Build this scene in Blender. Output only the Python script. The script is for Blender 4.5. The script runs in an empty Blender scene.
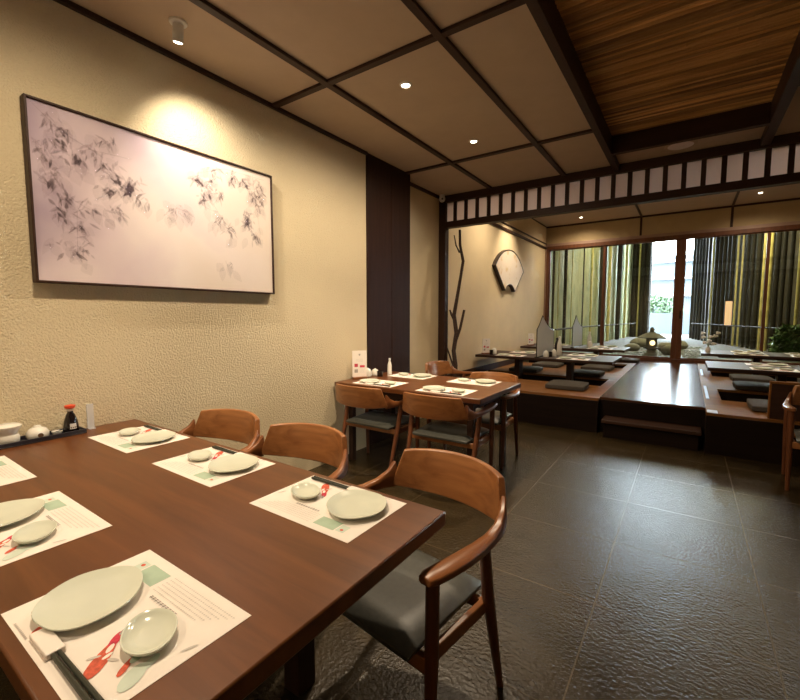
import bpy, bmesh, math, random
from mathutils import Vector, Matrix
PI = math.pi
S = bpy.context.scene
COL = S.collection
random.seed(7)

# ------------------------------------------------------------------ materials
MATS = {}
def _new(name):
    m = bpy.data.materials.new(name); m.use_nodes = True
    nt = m.node_tree; b = nt.nodes['Principled BSDF']
    MATS[name] = m
    return m, nt, b
def N(nt, t, **kw):
    n = nt.nodes.new(t)
    for k, v in kw.items():
        if k in n.inputs: n.inputs[k].default_value = v
        else: setattr(n, k, v)
    return n
def col(c): return (c[0], c[1], c[2], 1)
def coords(nt, scale=(1,1,1), loc=(0,0,0), space='Object'):
    tc = N(nt, 'ShaderNodeTexCoord'); mp = N(nt, 'ShaderNodeMapping')
    mp.inputs['Scale'].default_value = scale; mp.inputs['Location'].default_value = loc
    nt.links.new(tc.outputs[space], mp.inputs['Vector'])
    return mp.outputs['Vector']
def ramp(nt, fac, stops):
    r = N(nt, 'ShaderNodeValToRGB'); e = r.color_ramp.elements
    while len(e) < len(stops): e.new(0.5)
    for i, (p, c) in enumerate(stops): e[i].position = p; e[i].color = col(c)
    nt.links.new(fac, r.inputs['Fac']); return r.outputs['Color']
def bump(nt, b, h, strength=.3, dist=.01):
    n = N(nt, 'ShaderNodeBump', Strength=strength, Distance=dist)
    nt.links.new(h, n.inputs['Height']); nt.links.new(n.outputs['Normal'], b.inputs['Normal'])
def plain(name, c, rough=.5, metal=0, spec=.5, var=.06, vs=30, bmp=0):
    m, nt, b = _new(name)
    b.inputs['Roughness'].default_value = rough; b.inputs['Metallic'].default_value = metal
    b.inputs['Specular IOR Level'].default_value = spec
    v = coords(nt); n = N(nt, 'ShaderNodeTexNoise', Scale=vs, Detail=3.0)
    nt.links.new(v, n.inputs['Vector'])
    nt.links.new(ramp(nt, n.outputs['Fac'], [(.3, [x*(1-var) for x in c]), (.7, [min(1, x*(1+var)) for x in c])]), b.inputs['Base Color'])
    if bmp: bump(nt, b, n.outputs['Fac'], bmp, .004)
    return m
def wood(name, c1, c2, axis=0, rough=.35, fine=1.0, spec=.5, bmp=.06, coat=0):
    m, nt, b = _new(name)
    b.inputs['Roughness'].default_value = rough; b.inputs['Specular IOR Level'].default_value = spec
    if coat: b.inputs['Coat Weight'].default_value = coat; b.inputs['Coat Roughness'].default_value = .25
    sc = [22*fine]*3; sc[axis] = 1.6*fine
    v = coords(nt, tuple(sc))
    n = N(nt, 'ShaderNodeTexNoise', Scale=1.0, Detail=6.0, Roughness=.6, Distortion=.6)
    nt.links.new(v, n.inputs['Vector'])
    nt.links.new(ramp(nt, n.outputs['Fac'], [(.3, c1), (.7, c2)]), b.inputs['Base Color'])
    bump(nt, b, n.outputs['Fac'], bmp, .004)
    return m
def emit(name, c, s):
    m, nt, b = _new(name)
    b.inputs['Base Color'].default_value = col(c)
    b.inputs['Emission Color'].default_value = col(c); b.inputs['Emission Strength'].default_value = s
    return m

def stucco(name, c):
    m, nt, b = _new(name)
    b.inputs['Roughness'].default_value = .85; b.inputs['Specular IOR Level'].default_value = .25
    v = coords(nt)
    n1 = N(nt, 'ShaderNodeTexNoise', Scale=95.0, Detail=4.0, Roughness=.55, Distortion=.5)
    n2 = N(nt, 'ShaderNodeTexVoronoi', Scale=120.0); n2.feature = 'SMOOTH_F1'
    n3 = N(nt, 'ShaderNodeTexNoise', Scale=2.0, Detail=2.0)
    for n in (n1, n2, n3): nt.links.new(v, n.inputs['Vector'])
    mx = N(nt, 'ShaderNodeMath', operation='MULTIPLY_ADD'); mx.inputs[1].default_value = -.45
    nt.links.new(n2.outputs['Distance'], mx.inputs[0]); nt.links.new(n1.outputs['Fac'], mx.inputs[2])
    nt.links.new(ramp(nt, n3.outputs['Fac'], [(.3, [x*.96 for x in c]), (.7, c)]), b.inputs['Base Color'])
    bump(nt, b, mx.outputs[0], .75, .009)
    return m
stucco('stucco', (.70, .59, .395))
plain('smooth_plaster', (.73, .60, .39), .8, spec=.2, var=.03, vs=4)
plain('ceiling_paper', (.50, .385, .285), .8, spec=.2, var=.03, vs=8)
plain('fascia_paper', (.46, .35, .20), .8, spec=.2, var=.04, vs=8)
wood('black_wood', (.007, .0035, .0025), (.014, .007, .004), 0, .6, spec=.12)
wood('pilaster_wood', (.020, .007, .003), (.036, .014, .006), 2, .55, spec=.12)
wood('dark_wood', (.026, .010, .005), (.046, .019, .010), 2, .5, spec=.3)
wood('dark_wood_y', (.026, .010, .005), (.046, .019, .010), 1, .5, spec=.3)
wood('dark_wood_x', (.026, .010, .005), (.046, .019, .010), 0, .5, spec=.3)
wood('table_wood', (.090, .028, .007), (.16, .053, .014), 0, .33, .8, .45, .03)
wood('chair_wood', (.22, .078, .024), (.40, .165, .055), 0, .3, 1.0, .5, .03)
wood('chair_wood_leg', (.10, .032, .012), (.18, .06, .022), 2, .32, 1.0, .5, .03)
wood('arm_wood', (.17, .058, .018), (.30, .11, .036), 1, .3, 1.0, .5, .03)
plain('seat_leather', (.066, .068, .058), .40, var=.12, vs=60, bmp=.08)
plain('cushion_fabric', (.080, .070, .060), .9, spec=.2, var=.15, vs=80, bmp=.2)
wood('deck_wood', (.15, .060, .017), (.24, .105, .030), 0, .55, .6, .08, .03)
wood('frame_wood', (.10, .034, .014), (.17, .062, .026), 2, .4)
wood('lintel_wood', (.30, .19, .14), (.38, .25, .19), 0, .5)
plain('paper_white', (.86, .79, .72), .75, spec=.2, var=.02)
plain('print_green', (.42, .54, .42), .75, spec=.2)
plain('print_red', (.62, .12, .07), .75, spec=.2, var=.25, vs=120)
plain('print_crimson', (.55, .05, .08), .75, spec=.2, var=.25, vs=120)
plain('print_grey', (.60, .55, .50), .75, spec=.2)
plain('print_dark', (.36, .32, .29), .75, spec=.2)
plain('print_pale_green', (.62, .70, .60), .75, spec=.2)
plain('celadon', (.66, .69, .58), .14, spec=.55, var=.03, vs=12)
plain('chopstick_black', (.028, .032, .022), .35)
plain('porcelain', (.80, .77, .70), .2, var=.03)
plain('pot_mark', (.12, .07, .04), .4)
plain('soy_glass', (.012, .008, .008), .08, spec=.6)
plain('red_cap', (.75, .07, .02), .35)
plain('tray_black', (.02, .02, .03), .3)
plain('white_metal', (.72, .70, .66), .4)
plain('grey_metal', (.25, .24, .23), .35, metal=.8)
plain('black_gloss', (.015, .015, .016), .2)
plain('screen_paper', (.86, .78, .77), .8, spec=.2, var=.03, vs=14)
def shoji():
    m, nt, b = _new('shoji_paper'); o = nt.nodes['Material Output']
    b.inputs['Base Color'].default_value = (.86, .78, .77, 1); b.inputs['Roughness'].default_value = .8; b.inputs['Specular IOR Level'].default_value = .2
    t = N(nt, 'ShaderNodeBsdfTranslucent'); t.inputs[0].default_value = (.90, .82, .82, 1); x = N(nt, 'ShaderNodeMixShader'); x.inputs[0].default_value = .72
    nt.links.new(b.outputs[0], x.inputs[1]); nt.links.new(t.outputs[0], x.inputs[2]); nt.links.new(x.outputs[0], o.inputs[0])
shoji()
plain('bark', (.060, .034, .022), .8, var=.35, vs=40, bmp=.6)
plain('edge_painted_glow', (.62, .66, .70), .28, spec=.7, var=.04)  # pale tone paints in window glow reflected on dark glossy trim
plain('plaque_edge', (.035, .022, .016), .5)
plain('petal', (.85, .82, .74), .6); plain('stem_green', (.10, .16, .05), .6)
plain('stone', (.22, .21, .18), .9, var=.15, vs=14, bmp=.4)
plain('facade_paint', (.045, .055, .062), .85, var=.05, vs=3)
plain('pale_concrete', (.25, .27, .28), .85, var=.05, vs=3)
plain('garden_ground', (.10, .095, .085), .9, var=.2, vs=12, bmp=.5)
plain('leaf_green', (.075, .15, .035), .6, var=.3, vs=6)
plain('leaf_pale', (.022, .048, .013), .6, var=.3, vs=6)
plain('bamboo_yellow', (.52, .45, .17), .45, var=.2, vs=7)
plain('pole_dark', (.026, .023, .018), .75, spec=.2, var=.2, vs=7)
plain('garden_dark_wall', (.040, .032, .020), .8, var=.3, vs=5)
emit('lamp_lens', (1, .87, .66), 14)
emit('lantern_paper', (1, .62, .30), .62)
emit('lantern_glow', (1, .75, .35), 2.0)
emit('teal_sign', (.12, .85, .78), .8)

def bamboo_mat(name, k):
    m, nt, b = _new(name); b.inputs['Roughness'].default_value = .5
    v = coords(nt, (1.3, 26, 26)); n = N(nt, 'ShaderNodeTexNoise', Scale=1.0, Detail=4.0)
    nt.links.new(v, n.inputs['Vector'])
    nt.links.new(ramp(nt, n.outputs['Fac'], [(.28, (.20*k, .09*k, .022*k)), (.5, (.50*k, .25*k, .075*k)), (.74, (.72*k, .42*k, .16*k))]), b.inputs['Base Color'])
bamboo_mat('bamboo_cane', 1.0); bamboo_mat('bamboo_cane_dark', .6); bamboo_mat('bamboo_cane_light', 1.3)
def garden_wall_mat():
    m, nt, b = _new('garden_wall'); b.inputs['Roughness'].default_value = .8
    v = coords(nt, (1, 1, .5)); n = N(nt, 'ShaderNodeTexNoise', Scale=3.0, Detail=5.0, Distortion=1.0)
    nt.links.new(v, n.inputs['Vector'])
    nt.links.new(ramp(nt, n.outputs['Fac'], [(.3, (.20, .225, .09)), (.55, (.31, .325, .15)), (.75, (.40, .39, .20))]), b.inputs['Base Color'])
garden_wall_mat()
def painting_mat():
    m, nt, b = _new('painting_ground'); b.inputs['Roughness'].default_value = .7; b.inputs['Specular IOR Level'].default_value = .2
    v = coords(nt); sp = N(nt, 'ShaderNodeSeparateXYZ'); nt.links.new(v, sp.inputs[0])
    n = N(nt, 'ShaderNodeTexNoise', Scale=2.2, Detail=3.0, Roughness=.45); nt.links.new(v, n.inputs['Vector'])
    a = N(nt, 'ShaderNodeMath', operation='MULTIPLY_ADD'); a.inputs[1].default_value = .55; nt.links.new(sp.outputs['Y'], a.inputs[0])
    nt.links.new(n.outputs['Fac'], a.inputs[2])
    c = N(nt, 'ShaderNodeMath', operation='MULTIPLY_ADD'); c.inputs[1].default_value = -.35
    nt.links.new(sp.outputs['Z'], c.inputs[0]); nt.links.new(a.outputs[0], c.inputs[2])
    nt.links.new(ramp(nt, c.outputs[0], [(.0, (.40, .31, .39)), (.32, (.68, .56, .59)), (.6, (.80, .70, .66)), (.95, (.76, .65, .57))]), b.inputs['Base Color'])
painting_mat()
def ink(name, c, alpha):
    m, nt, b = _new(name); b.inputs['Base Color'].default_value = col(c); b.inputs['Roughness'].default_value = .8
    b.inputs['Specular IOR Level'].default_value = .1
    b.inputs['Alpha'].default_value = alpha
ink('ink_dark', (.15, .10, .11), .30); ink('ink_mid', (.26, .19, .21), .19); ink('ink_pale', (.38, .29, .32), .16); ink('ink_wash', (.40, .30, .36), .07)
def glass():
    m, nt, b = _new('window_glass'); o = nt.nodes['Material Output']
    t = N(nt, 'ShaderNodeBsdfTransparent'); g = N(nt, 'ShaderNodeBsdfGlossy', Roughness=.0)
    t.inputs[0].default_value = (.95, .97, .96, 1)
    f = N(nt, 'ShaderNodeFresnel', IOR=1.35); x = N(nt, 'ShaderNodeMixShader')
    nt.links.new(f.outputs[0], x.inputs[0]); nt.links.new(t.outputs[0], x.inputs[1]); nt.links.new(g.outputs[0], x.inputs[2])
    nt.links.new(x.outputs[0], o.inputs[0]); nt.nodes.remove(b)
glass()
def acrylic():
    m, nt, b = _new('acrylic'); o = nt.nodes['Material Output']
    b.inputs['Base Color'].default_value = (.78, .79, .82, 1); b.inputs['Roughness'].default_value = .2
    t = N(nt, 'ShaderNodeBsdfTransparent'); x = N(nt, 'ShaderNodeMixShader'); x.inputs[0].default_value = .55
    nt.links.new(t.outputs[0], x.inputs[1]); nt.links.new(b.outputs[0], x.inputs[2]); nt.links.new(x.outputs[0], o.inputs[0])
acrylic()
def floor_mat():
    m, nt, b = _new('floor_tile')
    v = coords(nt, loc=(-.42, -.10, 0))
    br = N(nt, 'ShaderNodeTexBrick'); br.offset = 0; br.squash = 1
    br.inputs['Scale'].default_value = 1; br.inputs['Brick Width'].default_value = .65; br.inputs['Row Height'].default_value = .65
    br.inputs['Mortar Size'].default_value = .003; br.inputs['Mortar Smooth'].default_value = .1
    br.inputs['Color1'].default_value = (.040, .0265, .011, 1); br.inputs['Color2'].default_value = (.032, .0215, .009, 1); br.inputs['Mortar'].default_value = (.085, .060, .032, 1)
    nt.links.new(v, br.inputs['Vector'])
    n1 = N(nt, 'ShaderNodeTexNoise', Scale=62.0, Detail=5.0, Roughness=.5)
    n2 = N(nt, 'ShaderNodeTexNoise', Scale=5.0, Detail=6.0)
    for n in (n1, n2): nt.links.new(v, n.inputs['Vector'])
    mx = N(nt, 'ShaderNodeMix', data_type='RGBA', blend_type='MULTIPLY'); mx.inputs[0].default_value = .55
    nt.links.new(br.outputs['Color'], mx.inputs[6]); nt.links.new(ramp(nt, n2.outputs['Fac'], [(.3, (.7, .7, .7)), (.7, (1.15, 1.12, 1.05))]), mx.inputs[7])
    nt.links.new(mx.outputs[2], b.inputs['Base Color'])
    b.inputs['Roughness'].default_value = .27; b.inputs['Specular IOR Level'].default_value = .36
    s = N(nt, 'ShaderNodeMath', operation='MULTIPLY_ADD'); s.inputs[1].default_value = -.5
    nt.links.new(br.outputs['Fac'], s.inputs[0]); nt.links.new(n1.outputs['Fac'], s.inputs[2])
    bump(nt, b, s.outputs[0], .6, .006)
floor_mat()
def plank_mat():
    m, nt, b = _new('aisle_planks')
    v = coords(nt); br = N(nt, 'ShaderNodeTexBrick'); br.offset = .5
    br.inputs['Scale'].default_value = 1; br.inputs['Brick Width'].default_value = 1.2; br.inputs['Row Height'].default_value = .12
    br.inputs['Mortar Size'].default_value = .0015; br.inputs['Color1'].default_value = (.105, .042, .018, 1); br.inputs['Color2'].default_value = (.075, .030, .013, 1)
    br.inputs['Mortar'].default_value = (.015, .007, .004, 1); nt.links.new(v, br.inputs['Vector'])
    nt.links.new(br.outputs['Color'], b.inputs['Base Color']); b.inputs['Roughness'].default_value = .19; b.inputs['Specular IOR Level'].default_value = .1
    n = N(nt, 'ShaderNodeTexNoise', Scale=3.0, Detail=3.0); nt.links.new(v, n.inputs['Vector'])
    bump(nt, b, n.outputs['Fac'], .1, .02)
plank_mat()

# ------------------------------------------------------------------ mesh builder
class MB:
    def __init__(s): s.v = []; s.f = []; s.m = []
    def add(s, vs, fs, mi=0):
        k = len(s.v); s.v += [tuple(p) for p in vs]; s.f += [tuple(i+k for i in f) for f in fs]; s.m += [mi]*len(fs); return s
    def box(s, a, b, mi=0, rot=None, piv=None):
        x0, y0, z0 = a; x1, y1, z1 = b
        vs = [Vector(p) for p in ((x0,y0,z0),(x1,y0,z0),(x1,y1,z0),(x0,y1,z0),(x0,y0,z1),(x1,y0,z1),(x1,y1,z1),(x0,y1,z1))]
        if rot is not None:
            pv = Vector(piv or ((x0+x1)/2, (y0+y1)/2, (z0+z1)/2)); vs = [rot @ (p-pv) + pv for p in vs]
        return s.add(vs, [(3,2,1,0),(4,5,6,7),(0,1,5,4),(1,2,6,5),(2,3,7,6),(3,0,4,7)], mi)
    def loft(s, secs, mi=0, cap=True, closed=True):
        n = len(secs[0]); vs = [p for q in secs for p in q]; fs = []
        for i in range(len(secs)-1):
            for j in range(n if closed else n-1):
                a = i*n+j; b = i*n+(j+1) % n; fs.append((a, b, b+n, a+n))
        if cap and closed: fs += [tuple(range(n-1, -1, -1)), tuple((len(secs)-1)*n+j for j in range(n))]
        return s.add(vs, fs, mi)
    def tube(s, pts, rad, n=10, mi=0):
        pts = [Vector(p) for p in pts]
        if not hasattr(rad, '__len__'): rad = [rad]*len(pts)
        secs = []
        for i, p in enumerate(pts):
            d = (pts[min(i+1, len(pts)-1)] - pts[max(i-1, 0)]).normalized()
            u = d.cross(Vector((0, 0, 1)) if abs(d.z) < .9 else Vector((0, 1, 0))).normalized(); w = d.cross(u)
            secs.append([p + (u*math.cos(2*PI*k/n) + w*math.sin(2*PI*k/n))*rad[i] for k in range(n)])
        return s.loft(secs, mi)
    def lathe(s, prof, c=(0,0,0), n=24, mi=0, sx=1, sy=1, wob=None):
        secs = []
        for r, z in prof:
            secs.append([(c[0]+sx*r*(1+(wob(2*PI*k/n) if wob else 0))*math.cos(2*PI*k/n), c[1]+sy*r*(1+(wob(2*PI*k/n) if wob else 0))*math.sin(2*PI*k/n), c[2]+z) for k in range(n)])
        return s.loft(secs, mi)
    def prism(s, poly, h0, h1, axis='z', mi=0):
        f = {'z': lambda a, b, h: (a, b, h), 'x': lambda a, b, h: (h, a, b), 'y': lambda a, b, h: (a, h, b)}[axis]
        return s.loft([[f(a, b, h0) for a, b in poly], [f(a, b, h1) for a, b in poly]], mi)
    def poly(s, pts, mi=0): return s.add(pts, [tuple(range(len(pts)))], mi)
    def build(s, name, mats, parent=None, bevel=0, smooth=True, loc=None, seg=2):
        me = bpy.data.meshes.new(name); me.from_pydata(s.v, [], s.f)
        if isinstance(mats, str): mats = [mats]
        for m in mats: me.materials.append(MATS[m])
        me.polygons.foreach_set('material_index', s.m)
        bm = bmesh.new(); bm.from_mesh(me); bmesh.ops.recalc_face_normals(bm, faces=bm.faces); bm.to_mesh(me); bm.free()
        if smooth:
            me.polygons.foreach_set('use_smooth', [True]*len(me.polygons)); me.set_sharp_from_angle(angle=math.radians(38))
        o = bpy.data.objects.new(name, me); COL.objects.link(o)
        if parent: o.parent = parent
        if loc: o.location = loc
        if bevel:
            b = o.modifiers.new('bevel', 'BEVEL'); b.width = bevel; b.segments = seg; b.limit_method = 'ANGLE'; b.angle_limit = math.radians(40)
        return o
def tag(o, label, cat, group=None, kind=None):
    o['label'] = label; o['category'] = cat
    if group: o['group'] = group
    if kind: o['kind'] = kind
    return o
def thing(name, label, cat, loc=(0,0,0), rz=0, group=None):
    o = bpy.data.objects.new(name, None); o.empty_display_size = .1; COL.objects.link(o)
    o.location = loc; o.rotation_euler = (0, 0, rz); return tag(o, label, cat, group)
def dup(root, loc, rz, label, group=None):
    r = root.copy(); COL.objects.link(r); r.location = loc; r.rotation_euler = (0, 0, rz); r['label'] = label
    if group: r['group'] = group
    def rec(a, b):
        for ch in list(a.children):
            c = ch.copy(); COL.objects.link(c); c.parent = b; rec(ch, c)
    rec(root, r); return r
def struct(name, mb, mats, parent=None, bevel=0, smooth=False):
    o = mb.build(name, mats, parent, bevel, smooth)
    if not parent: o['kind'] = 'structure'
    return o
B = lambda *ab: MB().box(*ab)

# ------------------------------------------------------------------ room shell
CZ = 2.93; C2 = 3.40; YS = 5.1; YW = 10.2; XR = 6.2; YB = -2.2; RX = -.16
struct('floor', B((-.4, YB, -.1), (XR, YW+.05, 0)), 'floor_tile')
struct('wall_left', MB().box((-.4, YB, 0), (0, 3.30, CZ)), 'stucco')
struct('wall_left_core', B((-.4, 3.31, 0), (-.07, 4.08, CZ)), 'smooth_plaster')
struct('wall_left_recess', B((-.4, 4.08, 0), (RX, YW+.05, C2)), 'smooth_plaster')
struct('wall_back', B((-.4, YB-.2, 0), (XR, YB, CZ)), 'stucco')
struct('wall_right', B((XR, YB, 0), (XR+.2, YW+.05, C2)), 'stucco')
p = MB().box((-.03, 3.30, 0), (.012, 3.716, CZ)).box((-.03, 3.722, 0), (.012, 4.08, CZ)).box((-.03, 3.716, 0), (.004, 3.722, CZ))
tag(p.build('wood_pilaster', 'pilaster_wood', bevel=.003), 'tall dark wood pilaster panel on the left wall behind the small table', 'pilaster')
# ceilings (main one with an opening for the bamboo well)
c = MB().box((-.4, YB, CZ), (1.95, YS, CZ+.2)).box((3.20, YB, CZ), (XR, YS, CZ+.2)).box((1.95, 4.52, CZ), (3.20, YS, CZ+.2)).box((1.95, YB, CZ), (3.20, YB+.4, CZ+.2))
struct('ceiling', c, 'ceiling_paper')
struct('ceiling_well', B((1.9, YB, 3.10), (3.25, 4.6, 3.2)), 'dark_wood_x')
struct('ceiling_dais', B((-.4, YS-.05, C2), (XR, YW+.2, C2+.1)), 'ceiling_paper')
struct('wall_over_screen', B((-.4, YS-.05, CZ), (XR, YS+.05, C2)), 'ceiling_paper')
tn = [0]
def trim(mb, mat, bevel=.003):
    tn[0] += 1; return struct('trim_%d' % tn[0], mb, mat, bevel=bevel)
trim(B((0, YB, CZ-.028), (.028, 3.30, CZ)), 'dark_wood_y')
trim(B((RX, 4.08, CZ-.035), (RX+.03, YS-.05, CZ)), 'dark_wood_y')
for x in (.57, 1.44): trim(B((x-.024, YB, CZ-.022), (x+.024, YS-.05, CZ)), 'dark_wood_y')
for y in (-1.46, .36, 2.185, 4.0):
    x0 = 0.0 if y < 3.9 else .0
    trim(B((x0, y-.024, CZ-.021), (1.95, y+.024, CZ)), 'dark_wood_x')
    trim(B((3.20, y-.024, CZ-.021), (XR, y+.024, CZ)), 'dark_wood_x')
trim(B((4.5, YB, CZ-.022), (4.548, YS-.05, CZ)), 'dark_wood_y')
trim(B((1.945, YB, 2.86), (2.00, YS-.05, 3.06)), 'dark_wood_y')
trim(B((3.13, YB, 2.86), (3.20, YS-.05, 3.06)), 'dark_wood_y')
trim(B((2.00, 4.49, 2.86), (3.13, 4.55, 3.06)), 'dark_wood_x')
# bamboo canes over the well
bm_ = MB(); y = -1.7; i = 0
while y < 4.485:
    r = random.uniform(.010, .018); x = 1.985
    pts = [(x, y+r, 3.035)]; rr = [r]
    xx = x
    while xx < 3.13:
        xx += random.uniform(.16, .34); xx = min(xx, 3.14)
        pts += [(xx-.008, y+r, 3.035), (xx, y+r, 3.035), (xx+.006, y+r, 3.035)]; rr += [r, r*1.14, r*.97]
    bm_.tube(pts, rr, 7, random.choice((0, 0, 1, 1, 2))); y += 2*r+random.choice((.001, .002, .003, .009))
tag(bm_.build('bamboo_ceiling_panel', ['bamboo_cane', 'bamboo_cane_dark', 'bamboo_cane_light']), 'brown bamboo cane panel set in the dark framed ceiling well', 'ceiling panel')

# transom screen over the opening + its post
def transom():
    t = thing('transom_screen', 'long dark latticed transom with white paper panes under the ceiling', 'transom', (0, YS, 2.51))
    xs0, xs1 = RX+.10, XR
    B((xs0, -.05, 0), (xs1, .05, .078)).build('bottom_rail', 'dark_wood_x', t, .004)
    B((xs0, -.05, .33), (xs1, .05, .42)).build('top_rail', 'dark_wood_x', t, .004)
    B((xs0, .0, .07), (xs1, .002, .34)).build('paper', 'shoji_paper', t)
    x = .065; k = 0
    while x < xs1:
        B((x-.021, -.028, .075), (x+.021, .0, .335)).build('bar', 'dark_wood', t, .002); x += .1565
    return t
transom()
tag(B((RX, YS-.05, 0), (RX+.10, YS+.05, CZ)).build('corner_post', 'dark_wood', bevel=.004), 'narrow dark wood post at the left end of the transom', 'post')

# upper room trims
trim(B((RX, YS+.05, 2.88), (RX+.03, YW, 2.925)), 'dark_wood_y')
trim(B((RX, YS+.05, 2.99), (RX+.02, YW, 3.015)), 'dark_wood_y')
trim(B((RX, YW-.04, 2.94), (XR, YW+.02, 3.0)), 'lintel_wood')
struct('wall_front', B((-.4, YW-.02, 3.0), (XR, YW+.15, C2)), 'fascia_paper')
trim(B((RX, YW-.045, C2-.035), (XR, YW-.02, C2)), 'dark_wood_x')
trim(B((RX, YS+.05, C2-.022), (RX+.015, YW-.02, C2)), 'dark_wood_y')
for x in (1.77, 3.26, 4.75):
    trim(MB().box((x-.02, YW-.034, 3.0), (x+.02, YW-.02, C2)).box((x-.02, YS+.05, C2-.014), (x+.02, YW-.02, C2)), 'dark_wood_y')
trim(B((RX, YW-.05, 2.86), (XR, YW+.05, 2.94)), 'frame_wood')
trim(B((RX, YW-.05, 0), (XR, YW+.05, .455)), 'frame_wood')
trim(B((RX, YW-.06, .40), (RX+.07, YW+.05, 2.86)), 'frame_wood')
trim(B((RX, YW-.075, .40), (RX+.03, YW-.04, 2.94)), 'lintel_wood')
# sliding glazed panels
edges = [(RX+.07, 1.145, 0), (1.075, 2.49, 0), (2.49, 3.84, 0), (3.79, 5.1, 0), (5.05, XR, 0)]
for i, (x0, x1, _) in enumerate(edges):
    yo = (.0 if i in (1, 2) else .028) - .012
    wl = .035 if i == 0 else (.05 if i in (1, 3, 4) else .09); wr = .05 if i in (0, 2, 3, 4) else .09
    y0, y1 = YW+yo-.014, YW+yo+.014
    f = MB().box((x0, y0, .455), (x0+wl, y1, 2.86)).box((x1-wr, y0, .455), (x1, y1, 2.86)).box((x0+wl, y0, .455), (x1-wr, y1, .49)).box((x0+wl, y0, 2.84), (x1-wr, y1, 2.86))
    w = struct('window_%d' % (i+1), f, 'frame_wood', bevel=.003)
    B((x0+wl-.004, YW+yo-.003, .486), (x1-wr+.004, YW+yo+.003, 2.844)).build('pane', 'window_glass', w, smooth=False)
    if i == 2:
        B((x0+.03, y0-.008, 1.28), (x0+.055, y0, 1.44)).build('door_pull', 'black_gloss', w, .002)

# ------------------------------------------------------------------ dais with leg pits
DZ = .40
def deck(name, x0, x1, y0, y1, pits, mat):
    m = MB(); ys = [y0]
    def slab(a, b):
        m.box((a[0], a[1], 0), (b[0], b[1], DZ-.03), 1); m.box((a[0], a[1], DZ-.03), (b[0], b[1], DZ), 0)
    for (a, b, c_, d) in sorted(pits, key=lambda q: q[2]):
        slab((x0, ys[-1]), (x1, c_)); ys.append(d)
        if a > x0: slab((x0, c_), (a, d))
        if b < x1: slab((b, c_), (x1, d))
        m.box((a, c_, 0), (b, d, .012), 1)
    slab((x0, ys[-1]), (x1, y1))
    return struct(name, m, [mat, 'black_wood'])
deck('floor_dais_left', RX, 1.865, 5.19, YW-.05, [(RX, 1.74, 6.12, 6.84), (RX, 1.74, 8.38, 9.10)], 'deck_wood')
deck('floor_dais_aisle', 1.865, 2.86, 5.29, YW-.05, [], 'aisle_planks')
deck('floor_dais_right', 2.86, XR, 5.02, YW-.05, [(3.02, XR, 5.86, 6.72), (3.02, XR, 8.1, 8.95)], 'deck_wood')
trim(B((RX+.1, 5.17, 0), (1.865, 5.19, DZ-.03)), 'black_wood'); trim(B((1.865, 5.27, 0), (2.86, 5.29, DZ-.025)), 'black_wood')
trim(B((2.86, 5.0, 0), (XR, 5.02, DZ-.025)), 'black_wood')
trim(B((RX, 5.2, DZ), (RX+.025, YW-.06, DZ+.10)), 'dark_wood_y', .002)
for (y0, y1) in ((5.86, 6.9), (8.1, 8.95)): trim(B((2.88, y0, DZ), (2.91, y1, DZ+.006)), 'edge_painted_glow', .002)  # pit edge strips, window reflection put into their colour
trim(B((2.865, 5.02, DZ), (2.95, 5.16, DZ+.006)), 'edge_painted_glow', .002)
t = thing('wood_step', 'dark wooden step in front of the aisle of the raised floor', 'step', (2.40, 5.13, 0))
B((-.47, -.13, .165), (.43, .13, .2)).build('tread', 'dark_wood_x', t, .004)
B((-.45, -.10, 0), (.41, .12, .165)).build('riser', 'black_wood', t, .003)

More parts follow.
